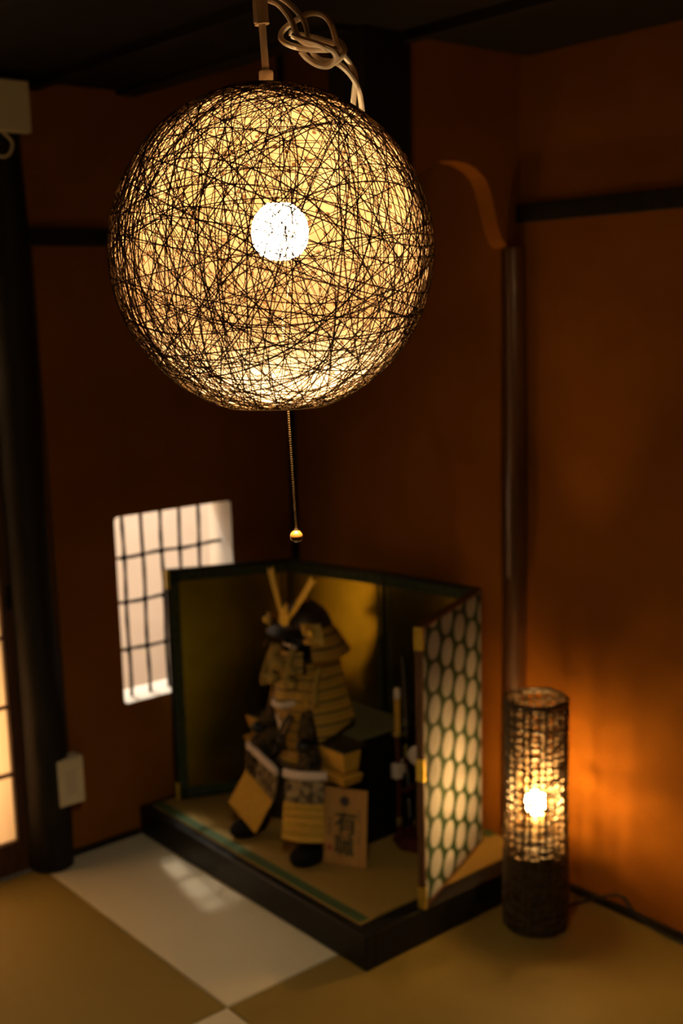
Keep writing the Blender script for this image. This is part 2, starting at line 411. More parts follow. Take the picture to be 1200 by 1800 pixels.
mb = wall_with_hole(DX1, XC+TH, 0.0, ZT, rounded(WX0, WX1, WZ0, WZ1, 0.012), YA, YA+TH)
mb.span((X0-TH, YA, 0), (DX0, YA+TH, ZT)); mb.span((DX0, YA, DZ1), (DX1, YA+TH, ZT))
wo = struct('wall_window', mb, M['plaster'])
wo.data.materials.append(M['hall_plaster'])
for p in wo.data.polygons:                       # the opening's splayed sides are limewashed
    c = p.center
    if WX0-0.005 < c.x < WX1+0.005 and WZ0-0.005 < c.z < WZ1+0.005 and YA+0.01 < c.y < YA+TH-0.01 and p.area < 0.1: p.material_index = 1
struct('wall_right', MB().span((XC, Y0-TH, -0.03), (XC+TH, YA, ZT)), M['plaster'])
struct('wall_alcove', MB().span((XD, 2.03, 0.0), (XC, YA, ZT)), M['plaster'])
struct('wall_back', MB().span((X0-TH, Y0-TH, -0.03), (XC, Y0, ZT)), M['plaster'])
struct('wall_left', MB().span((X0-TH, Y0, -0.03), (X0, YA, ZT)), M['plaster'])
# ceiling : dark boards with battens over the room, a higher one over the alcove
mb = MB().span((X0, Y0, ZC), (XB-0.06, YA, ZC+0.02)).span((XB-0.06, Y0, ZC), (XC, YP-0.02, ZC+0.02))
mb.span((XB-0.06, YP-0.02, ZT), (XC, YA, ZT+0.02))
struct('ceiling', mb, M['ceiling'])
k = 0
mb = MB()
for x in [X0+0.2+0.42*i for i in range(8)]:
    mb.span((x, Y0, ZC-0.022), (x+0.028, YA if x < XB-0.1 else YP-0.03, ZC))
struct('trim_1', mb, M['ceiling'])
# alcove: beam, wing wall with an ogee edge, hanging post
struct('trim_2', MB().span((XB-0.06, YP-0.02, ZC-0.012), (XB, YA, ZT)), M['dark_wood'], bevel=0.003)
arch = [(1.860, 1.66), (1.868, 1.71), (1.895, 1.760), (1.935, 1.796), (1.968, 1.813), (2.000, 1.823), (2.040, 1.827), (2.083, 1.824),
        (2.117, 1.813), (2.143, 1.795), (2.160, 1.772), (2.171, 1.745), (2.180, 1.715), (2.191, 1.682), (2.206, 1.652), (2.225, 1.634), (XC, 1.622)]
poly = arch + [(XC, ZT), (1.860, ZT)]
struct('wall_wing', MB().prism(poly, 0.05, (0, YP+0.025, 0)), M['plaster'])
struct('trim_3', MB().span((XB-0.005, YP-0.045, 1.60), (1.866, YP+0.075, ZT)), M['dark_wood'], bevel=0.004)
# rails (nageshi)
struct('trim_4', MB().span((1.30, YA-0.018, 1.674), (XB, YA, 1.720)), M['dark_wood'], bevel=0.002)
struct('trim_5', MB().span((XC-0.016, Y0, 1.692), (XC, YP, 1.736)), M['dark_wood'], bevel=0.002)
# skirting strips against the mats
struct('baseboard_right', MB().span((XC-0.012, Y0, 0), (XC, 1.885, 0.016)), M['dark_wood'])
struct('baseboard_window', MB().span((1.295, YA-0.012, 0), (1.62, YA, 0.014)), M['dark_wood'])
# thin dark corner strip where the alcove walls meet
struct('trim_6', MB().span((XD-0.016, YA-0.016, 0.09), (XD, YA, ZT)), M['dark_wood'])
# floor slab below the mats, and the mats
struct('floor', MB().span((X0, Y0, -0.05), (XC, YA, -0.03)), M['brown_wood'])
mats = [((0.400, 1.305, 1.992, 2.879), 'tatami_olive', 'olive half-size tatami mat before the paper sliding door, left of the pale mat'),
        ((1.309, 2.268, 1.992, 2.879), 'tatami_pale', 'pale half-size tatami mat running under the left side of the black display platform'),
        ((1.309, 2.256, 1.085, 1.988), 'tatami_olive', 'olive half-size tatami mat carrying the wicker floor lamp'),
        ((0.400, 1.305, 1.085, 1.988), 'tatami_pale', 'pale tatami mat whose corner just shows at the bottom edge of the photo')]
for (x0, x1, y0, y1), mt, lb in mats:
    o = MB().box((0, 0, 0.015), (x1-x0, y1-y0, 0.03)).build('tatami_mat', M[mt], smooth=False, bevel=0.002, loc=((x0+x1)/2, (y0+y1)/2, -0.03))
    tag(o, lb, 'tatami mat', 'tatami mats on the floor')
mb = MB().span((X0, Y0, -0.03), (0.398, YA-0.02, 0)).span((0.398, Y0, -0.03), (XC, 1.083, 0))
struct('floor_mats_beyond', mb, M['tatami_olive']).name = 'floor.001'
# hall behind the window wall
HY = 4.05
mb = MB().span((X0, HY, -0.03), (XC+1.0, HY+0.05, 2.3)).span((X0-0.05, YA+TH, -0.03), (X0, HY, 2.3)).span((XC+1.0, YA+TH, -0.03), (XC+1.05, HY, 2.3))
mb.span((XC+TH, YA+TH-0.02, -0.03), (XC+1.0, YA+TH, 2.3))
struct('wall_hall', mb, M['hall_plaster'])
struct('floor.002', MB().span((X0, YA+TH, -0.05), (XC+1.0, HY, -0.03)), M['brown_wood'])
struct('ceiling.001', MB().span((X0, YA+TH, 2.3), (XC+1.0, HY, 2.33)), M['hall_plaster'])

# window 1 : bare lattice of dark reeds set in the plastered opening
w = MB()
for i, x in enumerate((1.650, 1.712, 1.776, 1.839, 1.906)):
    rr = [0.0054 + 0.0009*sin(3*j+i*1.7) for j in range(13)]
    w.tube([(x + 0.0015*sin(i+j*0.9), YA+0.050, WZ0-0.004 + (WZ1-WZ0+0.008)*j/12) for j in range(13)], rr, 8)
for i, z in enumerate((0.535, 0.676, 0.808)):
    rr = [0.0052 + 0.0009*sin(2.3*j+i) for j in range(13)]
    w.tube([(WX0-0.004 + (WX1-WX0+0.008)*j/12, YA+0.059, z + 0.002*sin(i+j*1.1)) for j in range(13)], rr, 8)
    for x in (1.650, 1.712, 1.776, 1.839, 1.906):                     # lashings at the crossings
        w.sphere((x, YA+0.053, z), 0.0095, 8, 6)
struct('window_1', w, M['dark_wood'], smooth=True)

# door 1 : sliding paper door left of the post
d = empty('door_1', (0, YA+0.005, 0)); d['kind'] = 'structure'
fr = MB()
for x0, x1 in ((1.254, 1.30), (0.40, 0.444)): fr.span((x0, 0, 0.0), (x1, 0.03, DZ1))
fr.span((0.444, 0, 0.0), (1.254, 0.03, 0.088)); fr.span((0.444, 0, DZ1-0.06), (1.254, 0.03, DZ1))
fr.build('door_frame', M['brown_wood'], d, smooth=False, bevel=0.002)
gr = MB()
for i in range(1, 8): gr.span((0.444, 0.004, 0.088+0.190*i-0.004), (1.254, 0.018, 0.088+0.190*i+0.004))
for i in range(1, 4): gr.span((0.444+0.2025*i-0.004, 0.005, 0.088), (0.444+0.2025*i+0.004, 0.017, DZ1-0.06))
gr.build('door_lattice', M['brown_wood'], d, smooth=False)
MB().span((0.44, 0.019, 0.08), (1.26, 0.0205, DZ1-0.05)).build('door_paper', M['paper'], d, smooth=False)
MB().span((1.266, -0.004, 0.735), (1.285, 0.003, 0.800)).build('door_pull', M['lacquer'], d, smooth=False, bevel=0.002)
mb = MB()
for x0, x1 in ((-0.50, -0.45), (0.40, 0.444)): mb.span((x0, 0.045, 0.0), (x1, 0.075, DZ1))
mb.span((-0.45, 0.045, 0), (0.40, 0.075, 0.088)).span((-0.45, 0.045, DZ1-0.06), (0.40, 0.075, DZ1))
d2 = empty('door_2', (0, YA+0.005, 0)); d2['kind'] = 'structure'
mb.build('door_frame', M['brown_wood'], d2, smooth=False)
gr = MB()
for i in range(1, 8): gr.span((-0.45, 0.048, 0.088+0.190*i-0.004), (0.40, 0.062, 0.088+0.190*i+0.004))
gr.build('door_lattice', M['brown_wood'], d2, smooth=False)
MB().span((-0.46, 0.063, 0.08), (0.41, 0.0645, DZ1-0.05)).build('door_paper', M['paper'], d2, smooth=False)

# round log post between door and wall
mb = MB(); pts = []; rs = []
for j in range(25):
    z = ZC*j/24
    pts.append((1.338 - 0.010*(z/ZC)**1.5 + 0.003*sin(z*5.1), YA-0.012, z)); rs.append(0.058 - 0.004*(z/ZC) + 0.0025*sin(z*4.3+1))
o = struct('trim_7', mb.tube(pts, rs, 20), M['dark_wood'], smooth=True)
# thin crooked alcove pillar
mb = MB(); pts = []; rs = []
for j in range(31):
    z = 0.09 + (1.632-0.09)*j/30
    pts.append((2.246 + 0.004*sin(z*3.0), 1.995 + 0.006*sin(z*3.4+0.6), z)); rs.append(0.0285 + 0.003*sin(z*2.7+1))
o = struct('trim_8', mb.tube(pts, rs, 18), M['pillar_wood'], smooth=True)

# ------------------------------------------------------------------ display platform
PX0, PX1, PY0, PY1, PZ_ = 1.62, 2.232, 1.887, 2.880, 0.086
plat = empty('display_platform', (PX0, PY0, 0), 0, 'low black lacquered platform with an inset green-edged tatami in the alcove corner', 'platform')
fr = MB(); W_, D_ = XC-0.014-PX0, PY1-PY0
fr.span((0, 0, 0), (0.028, D_, PZ_)); fr.span((0.028, 0, 0), (W_, 0.052, PZ_)); fr.span((0.028, D_-0.02, 0), (XD-PX0-0.002, D_, PZ_))
fr.build('frame', M['lacquer'], plat, smooth=False, bevel=0.003)
MB().span((0.030, 0.053, 0.004), (XD-PX0-0.003, D_-0.021, PZ_+0.002)).build('tatami_top', M['tatami_stage'], plat, smooth=False, bevel=0.002)
MB().span((0.031, 0.054, PZ_+0.002), (0.060, D_-0.022, PZ_+0.0035)).build('cloth_border', M['border_green'], plat, smooth=False)
MB().span((XD-PX0-0.032, 0.16, PZ_+0.002), (XD-PX0-0.004, D_-0.022, PZ_+0.0035)).build('cloth_border', M['border_green'], plat, smooth=False)
ZP = PZ_+0.002

# ------------------------------------------------------------------ folding screen
SZ0, SZ1 = ZP+0.004, 0.775
SP = [(1.722, 2.838), (2.050, 2.700), (2.128, 2.360), (2.170, 2.050), (1.805, 1.893)]
scr = empty('folding_screen', (2.0, 2.4, ZP), 0, 'four-panel folding screen, gold leaf inside, white rosettes on green outside, around the armour', 'folding screen')
T = 0.014
for i in range(4):
    a = Vector((*SP[i], 0)); b_ = Vector((*SP[i+1], 0))
    if i == 3: a, b_ = a, b_
    L = (b_-a).length - 0.004; H = SZ1-SZ0
    dirx = (b_-a).normalized(); ang_ = math.atan2(dirx.y, dirx.x)
    mid = (a+b_)/2
    # local x along the panel, local -y ... the front (gold) side is to the right of the walking direction
    p = MB().box((0, 0, H/2), (L, T, H)).build('panel', M['rosette'], scr, smooth=False)
    p.location = Vector((mid.x, mid.y, SZ0)) - scr.location + Vector((0, 0, 0)); p.rotation_euler = (0, 0, ang_)
    fs = -1
    e = MB()
    e.box((-L/2, 0, H/2), (0.008, T+0.004, H+0.006)); e.box((L/2, 0, H/2), (0.008, T+0.004, H+0.006))
    e.box((0, 0, 0), (L+0.008, T+0.004, 0.009)); e.box((0, 0, H), (L+0.008, T+0.004, 0.009))
    e.build('edge_frame', M['brown_wood'] if i == 3 else M['lacquer'], p, smooth=False, bevel=0.0015)
    g = 0.028
    yb = fs*(T/2+0.0012)
    br = MB()
    left, right = (i == 0), (i == 3)
    br.box((0, yb, H-g/2-0.004), (L-0.008, 0.002, g)); br.box((0, yb, g/2+0.004), (L-0.008, 0.002, g))
    br.box((-L/2+0.004+g/2, yb, H/2), (g if left else g*0.25, 0.002, H-0.02)); br.box((L/2-0.004-g/2, yb, H/2), (g if right else g*0.25, 0.002, H-0.02))
    br.build('brocade_border', M['brocade_dark'], p, smooth=False)
    MB().box((0, fs*(T/2+0.0005), H/2), (L-0.01, 0.001, H-0.02)).build('gold_leaf_face', M['gold'], p, smooth=False)
    fit = []
    if i == 3: fit = [(L/2, H-0.025), (L/2, H*0.5), (L/2, 0.022)]
    if i == 0: fit = [(-L/2, H-0.025), (-L/2, 0.022)]
    for fx, fz in fit:
        MB().box((fx, 0, fz), (0.0105, T+0.0065, 0.055)).build('metal_fitting', M['gold_metal'], p, smooth=False, bevel=0.001)

# ------------------------------------------------------------------ armour box and the samurai armour seated on it
AX, AY = 1.955, 2.385
boxo = empty('armour_chest', (1.985, 2.415, ZP), 0, 'black lacquered chest with an olive cloth top, the armour seated on it', 'chest')
bx0, bx1, by0, by1, bh = -0.135, 0.120, -0.190, 0.155, 0.300
MB().box(((bx0+bx1)/2, (by0+by1)/2, bh/2-0.012), (bx1-bx0-0.012, by1-by0-0.012, bh-0.026)).build('chest_body', M['lacquer'], boxo, smooth=False, bevel=0.003)
lid = MB().box(((bx0+bx1)/2, (by0+by1)/2, bh-0.014), (bx1-bx0, by1-by0, 0.022)).build('lid', M['lacquer'], boxo, smooth=False, bevel=0.002)
MB().box(((bx0+bx1)/2, (by0+by1)/2, bh-0.0015), (bx1-bx0-0.006, by1-by0-0.006, 0.003)).build('cloth_top', M['stand_cloth'], boxo, smooth=False, bevel=0.001)
for sx_ in (bx0+0.02, bx1-0.02):
    for sy_ in (by0+0.02, by1-0.02): MB().box((sx_, sy_, 0.004), (0.03, 0.03, 0.008)).build('chest_foot', M['lacquer'], boxo, smooth=False)
seat_z = bh

arm = empty('samurai_armour', (AX, AY, ZP), pi, 'miniature yellow-laced samurai armour with a gold-horned helmet, seated on the black chest', 'armour')
# local axes: +x forward, +y to the figure's left, z up
def saw(n, a): return lambda v: a*(((v*n) % 1.0)) if v < 0.999 else a
# dark inner body (upright stuffed stand that fills the armour)
core = MB().lathe([(0.030, 0.303), (0.062, 0.31), (0.070, 0.34), (0.075, 0.42), (0.070, 0.47), (0.040, 0.505), (0.026, 0.53), (0.026, 0.56)], 20, (0.05, 0, 0), 0.9, 1.0)
core.build('inner_body', M['black_fur'], arm)
# cuirass: elliptical shell, horizontal lames
def do_fn(u, v):
    a = 2*pi*u; z = 0.472 - (0.166 + 0.066*min(1, max(0, (cos(a)-0.30)/0.25)))*v
    r = 0.070 + 0.016*sin(pi*min(v*0.9+0.1, 1)) - 0.006*v
    return (0.058 + r*0.95*cos(a), r*1.12*sin(a), z)
cu_ = MB()
N_, V_ = 36, 36
def shell(mb, fn, nu, nv, th, ridge):
    mb.sheet(fn, nu, nv, th, ridge)
shell(cu_, lambda u, v: do_fn(u, v), N_, V_, 0.004, saw(7, 0.0035))
cuir = cu_.build('cuirass', M['yellow_lace'], arm)
# breast plate straps and dark tie cords on the cuirass
tie = MB()
tie.tube(spline([(0.150, 0.045, 0.372), (0.158, 0.028, 0.345), (0.160, 0.012, 0.315), (0.157, -0.002, 0.288), (0.152, -0.010, 0.268)]), 0.0065, 8)
tie.tube(spline([(0.150, 0.058, 0.368), (0.158, 0.040, 0.330), (0.158, 0.026, 0.300), (0.150, 0.020, 0.270)]), 0.0055, 8)
tie.sphere((0.160, 0.018, 0.300), 0.012, 10, 8); tie.sphere((0.153, -0.012, 0.262), 0.010, 10, 8)
tie.build('tie_cord', M['mask_black'], cuir)
MB().box((0.155, 0.002, 0.342), (0.004, 0.010, 0.042), Matrix.Rotation(0.4, 3, 'X')).build('toggle', M['white_silk'], cuir, bevel=0.001)
# throat guard: layered curved lames with white trim
def th_fn(u, v):
    a = -1.05 + 2.1*u; r = 0.058 + 0.030*v
    return (0.070 + r*1.0*cos(a), r*0.80*sin(a)*(1-0.35*v*v), 0.528 - 0.115*v - 0.020*v*cos(a))
thg = MB(); thg.sheet(th_fn, 16, 24, 0.004, saw(4, 0.004)); thg = thg.build('throat_guard', M['yellow_lace'], arm)
tp_ = [Vector(th_fn(k/16, 1.0)) + Vector((0.002, 0, -0.004)) for k in range(17)]
MB().tube(tp_, 0.0085, 8).build('white_trim', M['white_silk'], thg)
# olive cord bundles and tassels hanging on the chest
cb = MB()
for s in (-1, 1):
    cb.tube(spline([(0.120, 0.028*s, 0.535), (0.140, 0.036*s, 0.505), (0.148, 0.030*s, 0.470), (0.146, 0.042*s, 0.440)]), [0.010]*24+[0.014], 8)
    cb.sphere((0.136, 0.040*s, 0.485), 0.015, 10, 8); cb.sphere((0.140, 0.050*s, 0.452), 0.013, 10, 8)
cb.sphere((0.150, 0.004, 0.500), 0.018, 10, 8); cb.sphere((0.160, -0.008, 0.462), 0.015, 10, 8)
cb.tube(spline([(0.112, -0.060, 0.535), (0.116, -0.070, 0.505), (0.120, -0.066, 0.470), (0.122, -0.064, 0.430)]), 0.010, 8)
cb.build('chest_cord', M['olive_cord'], arm)
# helmet
hm = MB()
HC = Vector((0.058, 0, 0.585))
prof = [(0.066*cos(t)*1.0 + 0.0, 0.066*sin(t)*0.98) for t in [pi/2*k/10 for k in range(10)]] + [(0.006, 0.066)]
hm.lathe(prof, 32, HC, 1.08, 1.0)
for k in range(16):
    a = 2*pi*k/16
    hm.tube([HC + Vector((0.0665*cos(t)*cos(a)*1.08, 0.0665*cos(t)*sin(a), 0.0665*sin(t)*0.98)) for t in [pi/2*j/8*0.96 for j in range(9)]], 0.0016, 6)
helm = hm.build('helmet', M['helmet_brown'], arm)
MB().lathe([(0.011, 0), (0.013, 0.004), (0.008, 0.007), (0.009, 0.012), (0.004, 0.015)], 12, HC+Vector((0, 0, 0.063))).build('finial', M['gold_metal'], helm)
# visor
def vis(u, v):
    a = -1.0 + 2.0*u; r = 0.070 + 0.028*v
    return (HC.x + r*cos(a)*1.05, HC.y + r*sin(a), HC.z + 0.006 - 0.016*v)
MB().sheet(vis, 14, 4, 0.003).build('visor', M['mask_black'], helm)
# neck guard: lames flaring to the back and sides
def shik(u, v):
    a = 1.02 + (2*pi-2.04)*u; r = 0.068 + 0.046*v
    return (HC.x + r*cos(a)*1.02, r*sin(a)*1.08, HC.z + 0.004 - 0.070*v)
MB().sheet(shik, 32, 30, 0.003, lambda v: -0.0045*((v*5) % 1.0)).build('neck_guard', M['yellow_lace'], helm)
# turned-back side plates
for s in (-1, 1):
    def fk(u, v, s=s):
        a = 0.98 + 0.42*u
        r = 0.078 + 0.024*u
        return (HC.x + r*cos(a)*1.05 + 0.018 - 0.006*v, s*(r*sin(a) + 0.012*u + 0.006*v), HC.z + 0.030 - 0.056*v)
    f_ = MB(); f_.sheet(fk, 8, 8, 0.004)
    f_ = f_.build('turned_back_plate', M['old_gold'], helm)
    ro = MB()
    c_ = Vector(fk(0.5, 0.4)); ro.sphere(c_ + Vector((0.006, s*0.004, 0)), 0.010, 12, 8, (0.5, 1, 1)); ro.build('rosette', M['gold_metal'], f_)
# crest plate and the two horns
crp = MB()
crp.prism([(-0.018, 0.0), (-0.022, 0.018), (-0.012, 0.030), (-0.007, 0.046), (0, 0.056), (0.007, 0.046), (0.012, 0.030), (0.022, 0.018), (0.018, 0.0), (0, -0.008)], 0.004, (0.130, 0.004, 0.604), (0, 1, 0), (-0.18, 0, 0.98))
crp.build('crest_plate', M['gold_metal'], helm, bevel=0.0008)
for s in (-1, 1):
    c1 = spline([(0.006, 0.004, 0), (0.022, 0.030, 0), (0.045, 0.072, 0), (0.070, 0.118, 0), (0.084, 0.145, 0)], 6)
    out = []; inn = []
    for k, p in enumerate(c1):
        t = k/(len(c1)-1); wd = 0.0055 + 0.0065*t
        tg_ = (c1[min(k+1, len(c1)-1)] - c1[max(k-1, 0)]).normalized(); nn = Vector((tg_.y, -tg_.x, 0))
        out.append(p+nn*wd); inn.append(p-nn*wd)
    tip = [c1[-1] + Vector((0.013, 0.002, 0)), c1[-1] + Vector((0.002, -0.006, 0)), c1[-1] + Vector((-0.010, 0.008, 0))]
    poly = [(q.x*s, q.y) for q in out + tip + inn[::-1]]
    if s < 0: poly = poly[::-1]
    MB().prism(poly, 0.003, (0.126, 0.004, 0.606), (0, 1.08, 0), (-0.18, 0, 0.86)).build('crest_horn', M['gold_metal'], helm, bevel=0.0006)
# face mask
mk = MB(); mk.sphere((0.072, 0, 0.557), 0.042, 20, 14, (1.0, 0.88, 1.05))
mk.tube([(0.108, 0, 0.572), (0.122, 0, 0.556), (0.115, 0, 0.546)], [0.005, 0.009, 0.005], 8)
mk.tube(spline([(0.095, -0.022, 0.530), (0.112, 0, 0.524), (0.095, 0.022, 0.530)]), 0.005, 6)
mask = mk.build('face_mask', M['mask_black'], arm)
mo = MB()
for s in (-1, 1): mo.tube(spline([(0.118, 0.002*s, 0.545), (0.117, 0.012*s, 0.544), (0.106, 0.026*s, 0.536)]), [0.0055]*10+[0.005]*6+[0.002], 6)
mo.build('white_moustache', M['white_silk'], mask)
# shoulder guards
for s in (-1, 1):
    def so(u, v, s=s):
        w_ = 0.052 + 0.008*v
        bend = 0.009*(1-(2*u-1)**2)
        return (0.040 + 0.014 + (1-2*u)*w_*s, s*(0.063 + 0.055*max(v,0)**1.3 + bend), 0.520 - 0.195*v - 0.34*(1-2*u)*w_*s)
    sg = MB(); sg.sheet(so, 14, 48, 0.004, saw(7, 0.0045)); sg = sg.build('shoulder_guard', M['yellow_lace'], arm)
    MB().sheet(lambda u, v, s=s: Vector(so(u, -0.06+0.07*v)) + Vector((0, 0.003*s, 0)), 14, 2, 0.007).build('top_plate', M['mask_black'], sg)
    tas = MB(); tas.tube(spline([(0.095, 0.108*s, 0.500), (0.115, 0.110*s, 0.450), (0.118, 0.112*s, 0.410)]), [0.006]*10+[0.009]*7, 8)
    tas.build('side_tassel', M['olive_cord'], sg)
    # sleeve
    sl = MB(); sl.tube(spline([(0.055, 0.035*s, 0.430), (0.080, 0.052*s, 0.385), (0.115, 0.074*s, 0.340), (0.135, 0.086*s, 0.310)]), [0.026]*6+[0.026]*8+[0.024]*8+[0.022]*3, 12)
    sl.build('sleeve', M['dark_brocade'], arm)
    gl = MB(); gl.sphere((0.142, 0.098*s, 0.300), 0.024, 14, 10, (1.3, 0.9, 0.7)); gl.build('hand_guard', M['mask_black'], arm)
MB().tube([(0.130, 0.088, 0.402), (0.133, 0.088, 0.428)], 0.0055, 8).build('gilt_clasp', M['gold_metal'], arm)
# skirt panels (tassets): front, sides
def tasset(name, ang, w0, w1, z0, z1, r0_, r1_, mat, nl=3):
    def fn(u, v):
        a = ang + (0.5-u)*0.10
        w_ = w0 + (w1-w0)*v; r = r0_ + (r1_-r0_)*v
        n_ = Vector((cos(ang), sin(ang), 0)); t_ = Vector((-sin(ang), cos(ang), 0))
        return Vector((0.055, 0, 0)) + n_*(r - 0.012*(2*u-1)**2) + t_*((1-2*u)*-w_) + Vector((0, 0, z0 + (z1-z0)*v))
    t = MB(); t.sheet(lambda u, v: fn(1-u, v) , 10, 8*nl, 0.005, saw(nl, 0.006)); return t.build(name, M[mat], arm)
tasset('skirt_panel', 0.0, 0.034, 0.040, 0.268, 0.222, 0.082, 0.122, 'yellow_lace', 3)
tasset('skirt_panel', 0.95, 0.036, 0.044, 0.270, 0.205, 0.086, 0.165, 'yellow_lace', 3)
tasset('skirt_panel', -0.95, 0.036, 0.044, 0.270, 0.205, 0.086, 0.165, 'yellow_lace', 3)
# side skirts: flaring lames that wrap round the front corners of the chest
for s in (-1, 1):
    q = MB()
    for (z0_, z1_, g) in ((0.300, 0.246, 0.0), (0.240, 0.214, 0.008)):
        L_ = [(0.136+g, 0.198+g), (0.088, 0.198+g), (0.088, 0.176), (0.116, 0.176), (0.116, 0.110), (0.136+g, 0.110)]
        vs = []
        for zz, k_ in ((z0_, 1.0), (z1_, 0.0)):
            for (fx, ly) in L_:
                gx = 0.012*k_ if fx > 0.12 else 0; gy = 0.012*k_ if ly > 0.18 else 0
                vs.append((fx+gx, s*(ly+gy), zz))
        idx = list(range(6))
        fs_ = [tuple(idx), tuple(6+k for k in reversed(idx))] + [(k, 6+k, 6+(k+1) % 6, (k+1) % 6) for k in range(6)]
        if s < 0: fs_ = [tuple(reversed(f)) for f in fs_]
        q.add(vs, fs_)
    q = q.build('side_skirt', M['yellow_cloth'], arm, smooth=False, bevel=0.0015)
    MB().box((0.104, 0.158*s, 0.3045), (0.080, 0.100, 0.006)).build('dark_lining', M['mask_black'], q, smooth=False, bevel=0.001)
# legs: each with thigh guard, white top band, shin guard, boot
for s, turn in ((1, 0.62), (-1, -0.40)):
    Rz = Matrix.Rotation(turn, 4, 'Z')
    hip = Vector((0.088, 0.040 if s > 0 else -0.058, 0.014))
    def LP(x, y, z): return hip + (Rz @ Vector((x, y, 0))) + Vector((0, 0, z))
    th = MB(); th.tube(spline([LP(0.045, 0, 0.268), LP(0.080, 0, 0.256), LP(0.108, 0, 0.220), LP(0.116, 0, 0.16), LP(0.112, 0, 0.06)], 5), [0.030]*6+[0.033]*7+[0.030]*5+[0.026]*3, 12)
    th.build('trouser_leg', M['dark_brocade'], arm)
    if s > 0:
        def plate(u, v): return LP(0.150 + 0.030*v - 0.010*(2*u-1)**2, (2*u-1)*(0.050+0.006*v), 0.220 - 0.158*v)
        upf = lambda u, v: plate(u, 0.40*v)
        lof = lambda u, v: Vector(plate(u, 0.40+0.60*v)) + (Rz @ Vector((0.003, 0, 0)))
        wbf = lambda u, v: Vector(plate(u*1.16-0.08, -0.11+0.13*v)) + (Rz @ Vector((0.004, 0, 0)))
    else:                                            # the other apron hangs askew over the turned-out knee
        qa, qb, qc, qd = Vector((0.205, -0.108, 0.250)), Vector((0.208, 0.012, 0.212)), Vector((0.203, -0.022, 0.122)), Vector((0.222, -0.108, 0.192))
        qe, qf = Vector((0.236, -0.058, 0.030)), Vector((0.257, -0.148, 0.096))
        def bil(a, b_, c, d, u, v): return (a*(1-u)+b_*u)*(1-v) + (d*(1-u)+c*u)*v
        upf = lambda u, v: bil(qa, qb, qc, qd, u, v) + Vector((-0.004, 0, 0))
        lof = lambda u, v: bil(qd, qc, qe, qf, u, v)
        wbf = lambda u, v: bil(qa+Vector((0.006, -0.008, 0.016)), qb+Vector((0.006, 0.006, 0.016)), qb+Vector((0.006, 0.006, -0.002)), qa+Vector((0.006, -0.008, -0.002)), u, v)
    g_ = MB(); g_.sheet(upf, 10, 6, 0.006); tg1 = g_.build('thigh_guard', M['pattern_cloth'], arm)
    g_ = MB(); g_.sheet(lof, 10, 40, 0.006, saw(5, 0.006) if s > 0 else None); g_ = g_.build('shin_guard', M['yellow_cloth'], arm)
    for k in range(4 if s > 0 else 0):
        MB().tube([Vector(lof(u_/10, 0.10+0.22*k)) + (Rz @ Vector((0.0075, 0, 0))) for u_ in range(11)], 0.0022, 6).build('gilt_band', M['gold_metal'], g_)
    wb = MB(); wb.sheet(wbf, 10, 2, 0.012)
    wb.build('white_band', M['white_silk'], tg1, bevel=0.002)
    bt = MB(); hip = hip + Vector((0, 0, -0.014))
    bt.tube([LP(0.112, 0, 0.075), LP(0.114, 0, 0.045), LP(0.122, 0, 0.024)], [0.030, 0.032, 0.024], 12)
    bt.sphere(LP(0.150, 0, 0.024), 0.040, 16, 10, (1.25, 0.95, 0.6))
    bt.build('fur_boot', M['black_fur'], arm)

for o in list(arm.children):
    if o.name.split('.')[0] in ('inner_body', 'cuirass', 'throat_guard', 'chest_cord', 'helmet', 'face_mask', 'shoulder_guard', 'sleeve', 'hand_guard', 'gilt_clasp'):
        o.location += Vector((0.028, -0.010, 0))

# ------------------------------------------------------------------ name plaque
PL0, PL1 = Vector((1.779, 2.232, 0)), Vector((1.836, 2.132, 0))
pmid = (PL0+PL1)/2; pdir = (PL1-PL0).normalized(); pang = math.atan2(pdir.y, pdir.x)
plq = empty('name_plaque', (pmid.x, pmid.y, ZP), pang, 'thin cypress plaque with brushed blue-green characters leaning upright before the black chest', 'plaque')
PW, PH, PT = 0.116, 0.200, 0.006
# front side is local -y ; board leans back by a few degrees
lean = radians(7)
brd = MB().box((0, 0, PH/2), (PW, PT, PH)).build('board', M['plaque_wood'], plq, smooth=False, bevel=0.001)
brd.rotation_euler = (-lean, 0, 0); brd.location = (0, 0.003, 0.001)
def txt(body, size, x, z, mat, name='lettering'):
    c = bpy.data.curves.new(name, 'FONT'); c.body = body; c.size = size; c.align_x = 'CENTER'; c.align_y = 'CENTER'
    c.extrude = 0.0004; c.offset = size*0.010
    t_ = bpy.data.objects.new('tmp', c); col.objects.link(t_)
    me = bpy.data.meshes.new_from_object(t_.evaluated_get(bpy.context.evaluated_depsgraph_get()))
    bpy.data.objects.remove(t_); me.materials.clear(); me.materials.append(mat); me.name = name
    o = bpy.data.objects.new(name, me); col.objects.link(o)
    o.parent = brd; o.location = (x, -PT/2-0.0003, z); o.rotation_euler = (pi/2, 0, 0); return o
txt('\u6709', 0.066, 0.003, 0.107, M['ink_green']); txt('\u8077', 0.058, -0.002, 0.048, M['ink_green'])
cr = MB()
cr.lathe([(0.0100, 0), (0.0132, 0), (0.0132, 0.0006), (0.0100, 0.0006)], 28, cap=False)
for k in range(5):
    a = 2*pi*k/5
    cr.lathe([(0.0001, 0), (0.0042, 0), (0.0042, 0.0006), (0.0001, 0.0006)], 12, (0.0055*cos(a), 0.0055*sin(a), 0))
co = cr.build('round_crest', M['ink_blue'], brd, smooth=False); co.location = (-0.002, -PT/2, 0.168); co.rotation_euler = (pi/2, 0, 0)
sm = MB(); rnd = random.Random(4)
